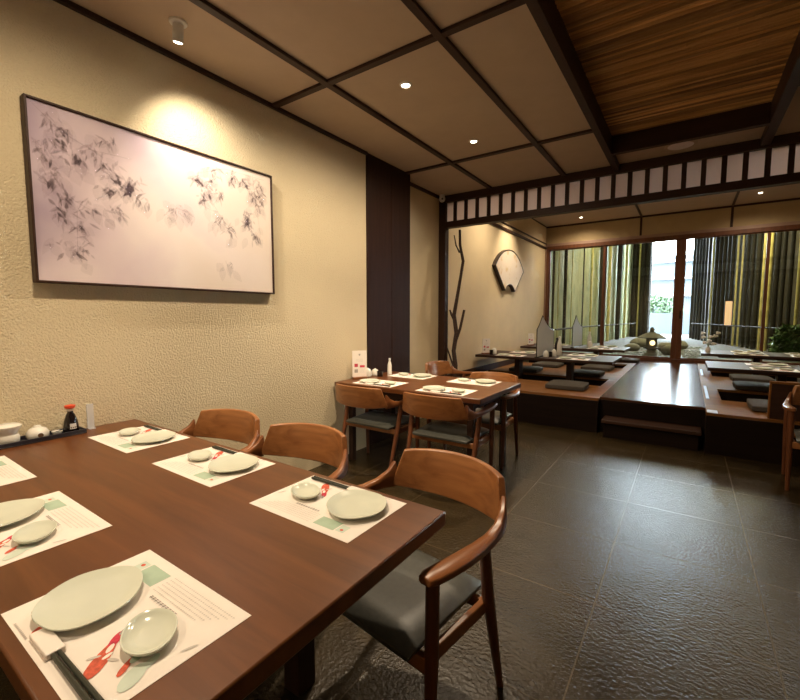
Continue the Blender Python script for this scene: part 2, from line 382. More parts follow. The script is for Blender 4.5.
# ------------------------------------------------------------------ chairs
def sec_rect(c, u, w, hu, hw, r=.3):
    c, u, w = Vector(c), Vector(u), Vector(w); out = []
    for (a, b) in ((1, 1-r), (1-r, 1), (-1+r, 1), (-1, 1-r), (-1, -1+r), (-1+r, -1), (1-r, -1), (1, -1+r)):
        out.append(c + u*(a*hu) + w*(b*hw))
    return out
def chair(label, loc, rz, group):
    t = thing('dining_chair', label, 'chair', loc, rz, group)
    # curved back plank: wider at its lower edge, ends cut on a slant
    secs = []
    for i in range(25):
        q = -1 + 2*i/24.; e = abs(q)
        bt = Vector((.277*q, .330-.090*e**2.2, .588+.016*e**3)); tp = Vector((.238*q, .372-.088*e**2.2, .770-.012*e**2.5))
        d = Vector((.27, -.09*2.2*e**1.2*(1 if q > 0 else -1), 0)).normalized(); n = Vector((-d.y, d.x, 0))
        up = (tp-bt); h = up.length/2
        secs.append(sec_rect((bt+tp)/2, n, up.normalized(), .0125+.003*e**4, h, .22))
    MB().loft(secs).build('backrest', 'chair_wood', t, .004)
    for sx in (-1, 1):
        secs = []
        P = [(.266, .252, .650, .013, .058), (.279, .222, .632, .015, .038), (.292, .17, .620, .018, .024), (.301, .10, .618, .022, .018), (.306, .02, .622, .027, .016), (.307, -.07, .628, .031, .0155), (.303, -.15, .633, .032, .0155), (.297, -.205, .635, .030, .015), (.294, -.230, .635, .021, .012)]
        for (x, y, z, hx, hz) in P: secs.append(sec_rect((sx*x, y, z), (1, 0, 0), (0, 0, 1), hx, hz, .4))
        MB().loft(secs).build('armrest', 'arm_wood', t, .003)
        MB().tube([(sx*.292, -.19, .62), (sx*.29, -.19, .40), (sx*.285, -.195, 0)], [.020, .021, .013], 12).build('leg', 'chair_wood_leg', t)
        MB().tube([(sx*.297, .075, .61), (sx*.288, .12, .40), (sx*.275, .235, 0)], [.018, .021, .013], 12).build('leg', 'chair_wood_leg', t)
        B((sx*.27-.011, -.19, .345), (sx*.27+.011, .12, .39)).build('side_rail', 'arm_wood', t, .004)
    B((-.28, -.206, .335), (.28, -.184, .385)).build('front_rail', 'chair_wood', t, .004)
    B((-.27, .11, .35), (.27, .13, .39)).build('rear_rail', 'chair_wood', t, .004)
    m = MB(); g = 10; vs = []; top = []
    def prof(u, v):
        w = .262 - .02*(v+1)/2
        x = u*w; y = -.255 + (v+1)/2*.43
        return x, y
    rows = []
    for j in range(g+1):
        v = -1+2*j/g; r = []
        for i_ in range(g+1):
            u = -1+2*i_/g; x, y = prof(u, v)
            e = max(abs(u), abs(v))
            z = .445 - .010*(1-u*u)*(1-v*v) - .022*max(0, e-.75)**2/.0625 - .012*(v+1)/2 - (.014*max(0, -v-.5)/.5)
            r.append((x, y, z))
        rows.append(r)
    n = g+1
    vv = [p for r in rows for p in r] + [(p[0]*.97, p[1], .392) for r in rows for p in r]
    ff = []
    for j in range(g):
        for i_ in range(g):
            a = j*n+i_; ff.append((a, a+1, a+1+n, a+n)); b = a+n*n; ff.append((b, b+n, b+1+n, b+1))
    for i_ in range(g):
        for (a, b) in ((i_, i_+1), (g*n+i_+1, g*n+i_), ((i_+1)*n, i_*n), (i_*n+g, (i_+1)*n+g)): ff.append((b, a, a+n*n, b+n*n))
    m.add(vv, ff).build('seat', 'seat_leather', t, .004)
    return t
GC = 'curved back dining chairs'
ch = chair('curved back wooden armchair at the near right corner of the large table', (1.858, 1.19, 0), math.radians(-8), GC)
def put(x, y, rz, label): return dup(ch, (x, y, 0), math.radians(rz), label, GC)
put(1.11, 1.19, 8, 'middle wooden chair on the far side of the large table')
put(.47, 1.165, 7, 'wooden chair nearest the textured wall at the far side of the large table')
put(1.74, .14, 180, 'wooden chair at the front of the large table beside the nearest placemat')
put(.42, 2.945, 180, 'wooden chair with its back to us at the small table, beside the textured wall')
put(1.12, 2.955, 181, 'wooden chair with its back to us at the small table, at the aisle corner')
put(1.085, 3.685, 0, 'wooden chair facing us on the far side of the small table')
put(.40, 4.52, 84, 'wooden chair standing against the recessed wall by the branch')
put(3.66, 4.46, -4, 'wooden chair cut off by the right edge, in front of the raised floor')

# ------------------------------------------------------------------ tables
def table(label, x0, x1, y0, y1, th, legs, mat='table_wood'):
    t = thing('dining_table', label, 'table', ((x0+x1)/2, (y0+y1)/2, 0)); hx, hy = (x1-x0)/2, (y1-y0)/2
    B((-hx, -hy, .74-th), (hx, hy, .74)).build('tabletop', mat, t, .005)
    B((-hx+.12, -hy+.10, .62), (hx-.12, hy-.10, .74-th)).build('apron', 'dark_wood_x', t, .003)
    for (lx, ly, a) in legs: B((lx-a, ly-a, 0), (lx+a, ly+a, .74-th)).build('leg', 'dark_wood', t, .004)
    return t
table('large dark brown dining table with six placemats against the textured wall', .004, 2.075, .18, 1.122, .046, [(-.78, -.32, .04), (-.78, .32, .04), (.52, -.32, .04), (.52, .32, .04)])
table('smaller dark brown table with four placemats by the wood pilaster', .018, 1.455, 2.80, 3.70, .04, [(-.60, -.34, .025), (-.60, .34, .025), (.60, -.34, .025), (.60, .34, .025)])

# ------------------------------------------------------------------ place settings
MW, MD = .425, .288
def blob(cx, cy, L, W, a, n=12, taper=.0):
    out = []
    for k in range(n):
        q = 2*PI*k/n; u = math.cos(q)*L; v = math.sin(q)*W*(1-taper*math.cos(q))
        out.append((cx+u*math.cos(a)-v*math.sin(a), cy+u*math.sin(a)+v*math.cos(a)))
    return out
def mat_mesh(simple=False):
    m = MB().box((0, 0, 0), (MW, MD, .0008), 0)
    q = [0]
    def pr(pts, mi): q[0] += 1; m.poly([(x, y, .00095+q[0]*2e-6) for x, y in pts], mi)
    def rc(x0, y0, x1, y1, mi): pr([(x0, y0), (x1, y0), (x1, y1), (x0, y1)], mi)
    R = random.Random(3)
    rc(.080, .215, .160, .262, 1); rc(.046, .222, .076, .258, 6); pr(blob(.060, .246, .006, .005, 0), 2)
    for ln in range(6):                                                  # rows of tiny printed characters
        x = .175; y = .262-ln*.0095; end = .405-ln*.012
        while x < end:
            w = R.uniform(.003, .006); rc(x, y, x+w, y+.0016, 4); rc(x+w*.4, y-.002, x+w*.55, y+.0035, 4); x += w+.0022
    x = .195
    while x < .30:
        rc(x, .198, x+.008, .2005, 5); rc(x+.003, .195, x+.0045, .2035, 5); rc(x, .2025, x+.008, .204, 5); x += .0105
    for (yy, x0, x1) in ((.006, .06, .13),):
        x = x0
        while x < x1: rc(x, yy, x+.004, yy+.004, 4); x += .0065
    # printed koi and lily leaves
    pr(blob(.298, .070, .046, .0135, math.radians(130), 14, .35), 2); pr(blob(.300, .078, .010, .004, math.radians(100), 8), 0); pr(blob(.270, .103, .022, .0085, math.radians(130), 12), 3)
    pr(blob(.285, .088, .012, .005, math.radians(130), 8), 0); pr(blob(.258, .122, .012, .004, math.radians(120), 8), 5)
    pr(blob(.318, .080, .012, .0035, math.radians(30), 8), 4); pr(blob(.285, .062, .012, .0035, math.radians(60), 8), 4)
    pr(blob(.352, .086, .022, .006, math.radians(125), 12, .3), 2)
    pr(blob(.385, .083, .030, .016, math.radians(120), 14), 6); pr(blob(.378, .115, .020, .008, math.radians(110), 12), 6); pr(blob(.345, .112, .02, .009, math.radians(110), 12), 1)
    pr(blob(.118, .028, .014, .006, math.radians(120), 10), 2); pr(blob(.404, .170, .016, .003, math.radians(70), 8), 4)
    return m
def wob(q): return .022*math.sin(3*q+.6)+.014*math.sin(5*q+1.7)
MATB = mat_mesh().build('placemat', ['paper_white', 'print_green', 'print_red', 'print_crimson', 'print_grey', 'print_dark', 'print_pale_green'], smooth=False)
PLB = MB().lathe([(.0, .004), (.045, .0), (.060, .0), (.078, .006), (.094, .0135), (.0985, .0165), (.0975, .0185), (.092, .0175), (.080, .013), (.06, .0105), (.0, .0095)], n=48, sx=1.04, sy=.96, wob=wob).build('oval_plate', 'celadon')
DIB = MB().lathe([(.0, .003), (.026, .0), (.032, .0), (.042, .006), (.0485, .0125), (.0505, .0165), (.0500, .0180), (.0475, .0178), (.044, .0145), (.035, .0095), (.02, .0075), (.0, .007)], n=40, sx=1.27, sy=.93, wob=lambda q: .012*math.sin(4*q)).build('small_dish', 'celadon')
def chops():
    t = thing('chopsticks', '', 'chopsticks')
    for k in (-1, 1):
        MB().tube([(-.03, .0048*k, .0055), (.157, .0055*k, .0055)], [.0036, .0048], 8).build('chopstick', 'chopstick_black', t)
    B((-.11, -.015, 0), (-.02, .015, .0105)).build('paper_sleeve', 'paper_white', t, .002)
    return t
CH = chops(); first = [True]
def setting(cx, cy, z, rot, where, gname, chop=True, plate=True):
    """rot 0: diner sits on the -y side; rot 1: on the +y side"""
    a = PI if rot else 0; ca, sa = math.cos(a), math.sin(a)
    def W(u, v): return (cx + ca*(u-MW/2) - sa*(v-MD/2), cy + sa*(u-MW/2) + ca*(v-MD/2))
    def inst(src, lab, cat, grp, u, v, zz, da=0):
        if src.get('used'): o = src.copy(); COL.objects.link(o)
        else: o = src; src['used'] = 1
        x, y = W(u, v); o.location = (x, y, zz); o.rotation_euler = (0, 0, a+da); tag(o, lab, cat, grp); return o
    inst(MATB, 'printed paper placemat '+where, 'placemat', 'paper placemats on '+gname, 0, 0, z)
    zt = z+.0011
    inst(PLB, 'oval green plate '+where, 'plate', 'oval plates on '+gname, .112, .120, zt, math.radians(-40))
    inst(DIB, 'small round dish '+where, 'dish', 'small dishes on '+gname, .320, .141, zt, math.radians(-23))
    if chop:
        x, y = W(.245, .026); lab = 'sleeved black chopsticks '+where
        if first[0]:
            CH.location = (x, y, zt); CH.rotation_euler = (0, 0, a); CH['label'] = lab; CH['group'] = 'chopsticks in sleeves'; first[0] = False
        else: dup(CH, (x, y, zt), a, lab, 'chopsticks in sleeves')
TZ = .7403
for (x, nm) in ((.437, 'beside the condiment tray'), (1.087, 'in the middle'), (1.733, 'at the open end')):
    setting(x, .952, TZ, 1, 'on the far side of the large table, '+nm, 'the large table')
for (x, nm) in ((.437, 'nearest the condiment tray'), (1.087, 'in the middle'), (1.733, 'at the open end')):
    setting(x+.020, .349, TZ, 0, 'on the near side of the large table, '+nm, 'the large table')
for (x, nm) in ((.41, 'by the wall'), (1.08, 'by the aisle')):
    setting(x, 2.985, TZ, 0, 'on the near side of the small table, '+nm, 'the small table')
    setting(x, 3.515, TZ, 1, 'on the far side of the small table, '+nm, 'the small table')

# ------------------------------------------------------------------ low tables on the dais
LT = .72
def low_table(label, x0, x1, y0, y1, posts):
    t = thing('low_table', label, 'table', ((x0+x1)/2, (y0+y1)/2, 0), 0, 'low tables on the raised floor'); hx, hy = (x1-x0)/2, (y1-y0)/2
    B((-hx, -hy, LT-.04), (hx, hy, LT)).build('tabletop', 'dark_wood_x', t, .004)
    for x in posts:
        B((x-(x0+x1)/2-.04, -.09, .012), (x-(x0+x1)/2+.04, .09, LT-.04)).build('leg', 'dark_wood', t, .004)
    B((-hx+.25, -.04, LT-.09), (hx-.25, .04, LT-.04)).build('apron', 'dark_wood_x', t, .003)
low_table('low dark table on the left of the raised floor, nearer row', -.13, 1.86, 6.22, 7.20, (.42, 1.22))
low_table('low dark table on the left of the raised floor, by the windows', -.13, 1.76, 8.42, 9.40, (.42, 1.22))
low_table('low dark table on the right of the raised floor, nearer row', 2.89, 4.75, 6.25, 7.15, (3.62, 4.4))
low_table('low dark table on the right of the raised floor, by the windows', 2.87, 4.75, 8.50, 9.40, (3.62, 4.4))
for (nm, y0, y1) in (('nearer', 6.22, 7.20), ('window-side', 8.42, 9.40)):
    for (x, w) in ((.40, 'wall end'), (1.33, 'aisle end')):
        setting(x, y0+.17, LT+.0003, 0, 'at the near edge of the %s left low table, %s' % (nm, w), 'the low tables', False)
        setting(x, y1-.17, LT+.0003, 1, 'at the far edge of the %s left low table, %s' % (nm, w), 'the low tables', False)
for (nm, y0, y1) in (('nearer', 6.25, 7.15), ('window-side', 8.50, 9.40)):
    for (x, w) in ((3.52, 'aisle end'), (4.22, 'far end')):
        setting(x, y0+.17, LT+.0003, 0, 'at the near edge of the %s right low table, %s' % (nm, w), 'the low tables', False)
        setting(x, y1-.17, LT+.0003, 1, 'at the far edge of the %s right low table, %s' % (nm, w), 'the low tables', False)
# floor cushions
def cushion_mb():
    m = MB(); g = 8; n = g+1; vv = []
    for s in (1, 0):
        for j in range(n):
            for i_ in range(n):
                u, v = -1+2*i_/g, -1+2*j/g; e = max(abs(u), abs(v)); k = 1-.04*abs(u*v)
                vv.append((u*.24*k, v*.24*k, (.066+.014*(1-u*u)*(1-v*v) - .008*(e > .99)) if s else (.0 + .008*(e > .99))))
    ff = []
    for j in range(g):
        for i_ in range(g):
            a = j*n+i_; ff.append((a, a+1, a+1+n, a+n)); b = a+n*n; ff.append((b, b+n, b+1+n, b+1))
    for i_ in range(g):
        for (a, b) in ((i_, i_+1), (g*n+i_+1, g*n+i_), ((i_+1)*n, i_*n), (i_*n+g, (i_+1)*n+g)): ff.append((b, a, a+n*n, b+n*n))
    return m.add(vv, ff)
CU = cushion_mb().build('floor_cushion', 'cushion_fabric', bevel=.008); cu = [0]
def cushion(x, y, rz, where):
    o = CU
    if cu[0]: o = CU.copy(); COL.objects.link(o)
    cu[0] = 1; o.location = (x, y, DZ); o.rotation_euler = (0, 0, math.radians(rz)); tag(o, 'dark grey floor cushion '+where, 'cushion', 'floor cushions')
cushion(1.40, 5.74, 2, 'at the front edge of the raised floor, left side')
cushion(1.38, 7.12, 0, 'behind the nearer left low table, by the aisle')
cushion(.42, 7.10, 3, 'behind the nearer left low table, by the wall')
cushion(1.40, 7.98, -2, 'in front of the left low table by the windows, aisle end')
cushion(.56, 7.95, 0, 'in front of the left low table by the windows, wall end')
cushion(1.66, 9.66, 0, 'behind the left low table, right by the window')
cushion(3.46, 5.55, 0, 'at the front edge of the raised floor, right side')
cushion(3.44, 7.02, 0, 'behind the nearer right low table, aisle end')
cushion(3.46, 7.84, 2, 'in front of the right low table by the windows, aisle end')
cushion(4.22, 7.86, 0, 'in front of the right low table by the windows, far end')
# mountain shaped partitions on the left low tables
def divider(x, y0, y1, label):
    t = thing('table_divider', label, 'divider', (x, (y0+y1)/2, LT), 0, 'table dividers'); h = (y1-y0)/2
    sil = [(-h, 0), (h, 0), (h, .39)]
    for k in range(1, 9):
        s = k/9.; yy = h + (-h+.27-h)*s; sil.append((yy, .39+.23*s**1.8))
    sil.append((-h+.27, .62)); sil += [(-h+.2, .56), (-h+.1, .48), (-h, .42)]
    MB().prism(sil, -.004, .004, 'x').build('panel', 'acrylic', t, smooth=False)
    edge = MB()
    for (a, b) in zip(sil[1:], sil[2:]+sil[:1]):
        edge.tube([(0, a[0], a[1]), (0, b[0], b[1])], .007, 6)
    edge.build('edging', 'black_gloss', t)
    B((-.03, -h, 0), (.03, h, .014)).build('foot', 'black_gloss', t, .002)
divider(.84, 6.24, 7.18, 'mountain shaped translucent divider standing on the nearer left low table')
divider(.86, 8.46, 9.36, 'mountain shaped translucent divider on the left low table by the windows')
# condiments
def jar(loc, label, r=.032, h=.07, cat='jar', grp=None):
    t = thing('condiment_jar', label, cat, loc, 0, grp)
    MB().lathe([(0, 0), (r*.8, 0), (r, .006), (r*1.03, h*.55), (r*.85, h*.72), (0, h*.72)]).build('body', 'porcelain', t)
    MB().lathe([(r*.88, 0), (r*.7, h*.16), (.3*r, h*.24), (r*.2, h*.26), (r*.22, h*.34), (0, h*.36)], (0, 0, h*.72)).build('lid', 'porcelain', t)
    return t
def bottle(loc, label, cap, body, h=.17, r=.028):
    t = thing('sauce_bottle', label, 'bottle', loc)
    MB().lathe([(0, 0), (r, 0), (r*1.05, .01), (r, h*.55), (r*.75, h*.7), (r*.45, h*.82), (r*.42, h*.9), (0, h*.9)]).build('body', body, t)
    MB().lathe([(r*.5, 0), (r*.5, h*.1), (r*.3, h*.12), (0, h*.12)], (0, 0, h*.88)).build('cap', cap, t)
    return t
def menu_stand(loc, rz, label, w=.14, h=.27):
    t = thing('menu_stand', label, 'menu', loc, rz)
    B((-w*.5, -.03, 0), (w*.5, .03, .02)).build('base', 'arm_wood', t, .003)
    m = MB().box((-w/2, -.004, .02), (w/2, .004, h), 0); R = random.Random(5)
    def rc(x0, z0, x1, z1, mi): m.poly([(x*w, -.0043, z*h) for x, z in ((x0, z0), (x1, z0), (x1, z1), (x0, z1))], mi+1)
    rc(-.06, .84, .06, .89, 1); rc(-.04, .82, .04, .835, 1)
    for k in range(5): rc(-.25, .70-k*.025, .2+R.uniform(-.1, .1), .706-k*.025, 2)
    rc(-.36, .42, -.12, .54, 0); rc(-.36, .22, -.12, .34, 1); rc(.02, .40, .36, .48, 0)
    for k in range(5): rc(.02, .34-k*.03, .34, .346-k*.03, 2)
    m.build('card', ['paper_white', 'print_crimson', 'print_dark', 'print_grey'], t, smooth=False)
    return t
# large table: tray by the wall
TB = .7403
tr = thing('condiment_tray', 'long narrow black condiment tray along the wall on the large table', 'tray', (.068, .48, TB))
B((-.055, -.36, 0), (.055, .36, .006)).build('tray_base', 'tray_black', tr, .002)
m = MB().box((-.055, -.36, .006), (-.049, .36, .022)).box((.049, -.36, .006), (.055, .36, .022)).box((-.049, -.36, .006), (.049, -.354, .022)).box((-.049, .354, .006), (.049, .36, .022)); m.build('rim', 'tray_black', tr, .001)
Z0 = TB+.0063
t = thing('soy_sauce_bottle', 'dark soy sauce bottle with a red cap at the end of the tray', 'bottle', (.065, .792, Z0))
MB().lathe([(0, 0), (.030, 0), (.033, .006), (.033, .03), (.028, .062), (.019, .092), (.0125, .104), (.0125, .112), (0, .112)]).build('body', 'soy_glass', t)
MB().lathe([(.0135, 0), (.0145, .012), (.0, .012)], (0, 0, .112)).build('collar', 'porcelain', t)
MB().lathe([(.012, 0), (.022, .006), (.024, .018), (.010, .022), (0, .022)], (0, 0, .122)).build('cap', 'red_cap', t)
lb = MB()
for k in range(7):
    a0 = -.45+k*.13; a1 = a0+.13
    lb.poly([(.0326*math.cos(a0)+.0006, .0326*math.sin(a0), .022), (.0326*math.cos(a1)+.0006, .0326*math.sin(a1), .022), (.031*math.cos(a1)+.0006, .031*math.sin(a1), .050), (.031*math.cos(a0)+.0006, .031*math.sin(a0), .050)])
lb.build('paper_label', 'print_grey', t)
t = thing('lidded_pot', 'white lidded pot standing at the left end of the black tray', 'pot', (.066, .545, Z0))
MB().lathe([(0, 0), (.034, 0), (.044, .012), (.045, .035), (.040, .046), (0, .046)]).build('body', 'porcelain', t)
MB().lathe([(.036, 0), (.040, .012), (.052, .030), (.054, .040), (.044, .047), (0, .049)], (0, 0, .046)).build('lid', 'porcelain', t)
t = thing('sauce_jug', 'squat white jug with a dark mark, on the black tray', 'jug', (.069, .655, Z0))
MB().lathe([(0, 0), (.036, 0), (.044, .014), (.045, .032), (.034, .050), (.016, .058), (.012, .066), (0, .068)]).build('body', 'porcelain', t)
MB().lathe([(.0, .004), (.011, .004), (.011, 0)], (0, 0, 0), 14).build('dark_mark', 'pot_mark', t).matrix_local = Matrix.Translation((.0425, 0, .024)) @ Matrix.Rotation(PI/2, 4, 'Y')
t = thing('sauce_dish', 'little white sauce dish with a spoon between jug and soy bottle', 'dish', (.064, .733, Z0))
MB().lathe([(0, 0), (.014, 0), (.022, .014), (.023, .02), (.020, .019), (.012, .006), (0, .005)]).build('bowl', 'porcelain', t)
MB().tube([(.0, -.01, .012), (.015, .01, .024), (.02, .024, .030)], [.004, .0025, .003], 8).build('spoon', 'tray_black', t)
t = thing('card_holder', 'clear upright card holder by the soy bottle', 'holder', (.045, .885, TB))
B((-.02, -.016, 0), (.02, .016, .006)).build('base', 'acrylic', t, .001); B((-.003, -.016, .006), (.003, .016, .135)).build('sheet', 'acrylic', t, .001)
# small table
menu_stand((.085, 3.08, TB), math.radians(55), 'printed menu card in a wooden stand on the small table')
jar((.07, 3.22, TB), 'white lidded jar beside the menu card on the small table', .042, .085)
jar((.08, 3.33, TB), 'white lidded jar next to the slim bottle on the small table', .038, .07)
bottle((.16, 3.47, TB), 'slim white bottle at the end of the condiments on the small table', 'white_metal', 'porcelain', .17, .022)
tag(MB().lathe([(0, 0), (.026, 0), (.03, .03), (.031, .055), (.028, .055), (.026, .008), (0, .007)]).build('tea_cup', 'soy_glass', loc=(.165, 3.30, TB)), 'small dark cup beside the jars on the small table', 'cup')
# left low tables
ZL = LT+.0003
menu_stand((-.02, 6.40, ZL), math.radians(62), 'menu card standing at the wall end of the nearer left low table', .15, .25)
jar((.10, 6.45, ZL), 'white jar beside the menu card, wall end of nearer left low table', .04, .1)
tag(MB().lathe([(0, 0), (.026, 0), (.03, .03), (.031, .075), (.028, .075), (.026, .008), (0, .007)]).build('tea_cup', 'soy_glass', loc=(.10, 6.33, ZL)), 'dark cup at the wall end of the nearer left low table', 'cup')
bottle((1.03, 6.80, ZL), 'white bottle to the right of the divider on the nearer left low table', 'white_metal', 'porcelain', .30, .034)
bottle((.95, 6.98, ZL), 'tall dark bottle behind the divider on the nearer left low table', 'tray_black', 'soy_glass', .27, .04)
jar((.93, 6.42, ZL), 'white jar directly beside the divider on the nearer left low table', .04, .10)
jar((1.0, 6.60, ZL), 'white jar between divider and white bottle on the nearer left low table', .04, .11)
tag(MB().lathe([(0, 0), (.026, 0), (.03, .03), (.031, .075), (.028, .075), (.026, .008), (0, .007)]).build('tea_cup', 'soy_glass', loc=(.97, 6.51, ZL)), 'dark cup beside the divider on the nearer left low table', 'cup')
menu_stand((-.02, 8.75, ZL), math.radians(62), 'menu card at the wall end of the left low table by the windows', .15, .25)
bottle((1.06, 9.05, ZL), 'white bottle beside the divider on the left low table by the windows', 'white_metal', 'porcelain', .30, .04)
jar((1.12, 8.80, ZL), 'white jar beside the divider on the left low table by the windows', .045, .13)
# flowers on right low table
t = thing('flower_vase', 'little vase of white flowers at the end of the right low table by the windows', 'vase', (2.97, 8.72, ZL))
MB().lathe([(0, 0), (.03, 0), (.04, .03), (.03, .07), (.015, .1), (.018, .115), (.0, .113)]).build('vase_body', 'porcelain', t)
fl = MB(); st = MB(); R = random.Random(11)
for k in range(9):
    a = R.uniform(0, 2*PI); d = R.uniform(.02, .13); h = R.uniform(.14, .34); e = (d*math.cos(a), d*math.sin(a), h)
    st.tube([(0, 0, .1), (e[0]*.4, e[1]*.4, .1+(h-.1)*.6), e], .003, 5)
    for q in range(5):
        b = 2*PI*q/5; fl.lathe([(.001, -.016), (.014, -.010), (.018, .0), (.013, .011), (.001, .016)], (e[0]+.02*math.cos(b), e[1]+.02*math.sin(b), h+.012*math.sin(3*b)), 7)
st.build('stem', 'stem_green', t); fl.build('blossom', 'petal', t)
# low panel beside the right chair
t = thing('low_partition', 'low dark panel with a pale edge on the raised floor behind the right chair', 'partition', (3.33, 5.08, DZ))
B((0, -.02, 0), (1.6, .02, .325)).build('panel', 'dark_wood_x', t, .002)
MB().box((-.012, -.024, 0), (.0, .024, .345)).box((0, -.024, .325), (1.6, .024, .345)).build('edging', 'deck_wood', t, .002)

# ------------------------------------------------------------------ branch, fan plaque, painting
t = thing('tree_branch', 'tall bare dark tree branch standing upright beside the corner post', 'branch', (-.0, 5.25, DZ))
def br(pts, r): return MB().tube(pts, r, 9)
br([(0, 0, 0), (.01, .0, .25), (-.02, .0, .45), (.015, .01, .70), (-.02, 0, .95), (.03, .01, 1.25), (.08, .0, 1.5), (.11, .0, 1.68), (.06, .0, 1.9), (.05, .01, 2.105)], [.034, .032, .030, .030, .027, .022, .020, .021, .018, .017]).build('stem', 'bark', t)
br([(.01, 0, .60), (.08, -.01, .76), (.14, -.01, 1.02)], [.024, .019, .016]).build('twig', 'bark', t)
br([(-.01, 0, .88), (-.06, 0, .96), (-.085, 0, 1.02)], [.022, .016, .012]).build('twig', 'bark', t)
br([(.055, 0, 1.80), (.0, 0, 1.9), (-.03, .0, 2.04)], [.014, .010, .007]).build('twig', 'bark', t)
br([(-.01, -.01, .22), (-.10, -.05, .50), (-.13, -.08, .70)], [.014, .010, .008]).build('twig', 'bark', t)
# fan plaque on recess wall
t = thing('fan_plaque', 'pale fan shaped wall plaque hanging under a spotlight above low tables', 'wall art', (RX, 7.66, 1.58))
def fan(Ro, Ri, a):
    o = [(Ro*math.sin(a*(-1+2*k/24.)), Ro*math.cos(a*(-1+2*k/24.))) for k in range(25)]
    o += [(Ri*math.sin(a*(1-2*k/12.)), Ri*math.cos(a*(1-2*k/12.))) for k in range(13)]
    return o
def ring(p, q, h0, h1, mi=0):
    return MB().loft([[(h0, y, z) for y, z in p], [(h1, y, z) for y, z in p], [(h1, y, z) for y, z in q], [(h0, y, z) for y, z in q], [(h0, y, z) for y, z in p]], cap=False)
p_, q_ = fan(.97, .33, .872), fan(.955, .345, .855)
ring(p_, q_, .0, .072).build('rim', 'plaque_edge', t)
def fan_mat():
    m, nt, b = _new('plaque_face'); b.inputs['Roughness'].default_value = .7
    v = coords(nt); n = N(nt, 'ShaderNodeTexNoise', Scale=5.5, Detail=2.0); nt.links.new(v, n.inputs['Vector'])
    nt.links.new(ramp(nt, n.outputs['Fac'], [(.56, (.74, .64, .52)), (.66, (.62, .47, .27))]), b.inputs['Base Color'])
fan_mat()
MB().prism(q_, .0, .066, 'x').build('face', 'plaque_face', t, smooth=False)

t = thing('framed_painting', 'wide framed ink painting of leafy branches on the textured wall', 'painting', (0, 1.4085, 1.948))
hw, hh = .713, .4385; fw = .011
B((0, -hw+fw, -hh+fw), (.045, hw-fw, hh-fw)).build('canvas', 'painting_ground', t, smooth=False)
MB().box((0, -hw, -hh), (.056, -hw+fw, hh)).box((0, hw-fw, -hh), (.056, hw, hh)).box((0, -hw+fw, -hh), (.056, hw-fw, -hh+fw)).box((0, -hw+fw, hh-fw), (.056, hw-fw, hh)).build('frame', 'dark_wood_y', t, .002)
pk = MB(); R = random.Random(21); cnt = [0]
LO, HI = -hw+fw+.004, hw-fw-.004
def on(y, z): return LO < y < HI and -hh+fw+.003 < z < hh-fw-.003
def leaf(y, z, L, W, a, mi):
    cnt[0] += 1; x = .0455+cnt[0]*1.1e-6
    pts = []
    for (u, v) in ((0, 0), (.15, .6), (.38, 1), (.62, .82), (.85, .32), (1, 0), (.85, -.3), (.62, -.8), (.38, -1), (.15, -.6)):
        q = (y+u*L*math.cos(a)-v*W*math.sin(a), z+u*L*math.sin(a)+v*W*math.cos(a))
        if not on(*q): return
        pts.append((x, q[0], q[1]))
    pk.poly(pts, mi)
def twig(pts, w, mi):
    for (a, b) in zip(pts, pts[1:]):
        cnt[0] += 1; d = Vector((b[0]-a[0], b[1]-a[1])); n = Vector((-d.y, d.x)).normalized()*w; x = .0455+cnt[0]*1.1e-6
        pk.poly([(x, a[0]+n.x, a[1]+n.y), (x, b[0]+n.x, b[1]+n.y), (x, b[0]-n.x, b[1]-n.y), (x, a[0]-n.x, a[1]-n.y)], mi)
CL = [(-0.627, 0.362, 1.0), (-0.578, 0.224, 1.0), (-0.672, 0.195, 1.0), (-0.687, 0.094, 1.0), (-0.624, 0.089, 1.0), (-0.521, 0.208, 1.0), (-0.446, 0.277, 1.0), (-0.384, 0.212, 1.0), (-0.399, 0.351, 1.0), (-0.591, -0.004, 1.0), (-0.605, -0.086, 1.0), (-0.493, -0.029, 1.0), (-0.53, -0.154, 1.0), (-0.537, -0.272, 1.0), (-0.332, 0.141, 1.0), (-0.261, 0.146, 1.0), (-0.391, 0.089, 1.0), (-0.34, -0.022, 1.0), (-0.215, 0.08, 1.0), (-0.633, -0.238, 0.6), (-0.003, 0.045, 0.6), (-0.046, 0.023, 0.6), (0.041, 0.048, 0.6), (0.205, 0.263, 1.0), (0.258, 0.365, 1.0), (0.142, 0.276, 1.0), (0.285, 0.193, 1.0), (0.169, 0.167, 1.0), (0.396, 0.357, 1.0), (0.488, 0.35, 1.0), (0.543, 0.283, 1.0), (0.6, 0.215, 1.0), (0.498, 0.113, 1.0), (0.279, 0.041, 1.0), (0.363, -0.022, 1.0), (0.515, 0.051, 1.0), (0.572, -0.038, 1.0), (0.606, 0.364, 1.0), (0.631, 0.271, 1.0), (0.336, -0.26, 0.6), (-0.711, 0.267, 1.0), (-0.65, 0.267, 1.0), (-0.572, 0.337, 1.0)]
TW = [[(-0.686, 0.414), (-0.573, 0.315), (-0.446, 0.265), (-0.255, 0.274)], [(-0.624, 0.077), (-0.533, -0.014), (-0.463, -0.047)], [(-0.524, -0.036), (-0.536, -0.296)], [(-0.416, 0.239), (-0.333, 0.128), (-0.216, 0.067)], [(0.128, 0.301), (0.327, 0.384), (0.647, 0.39)], [(0.171, 0.226), (0.28, 0.071), (0.381, -0.035)], [(0.547, 0.397), (0.604, -0.033)], [(-0.074, 0.017), (-0.002, 0.059), (0.056, 0.043)]]
for pts in TW: twig(pts, .0018, 2)
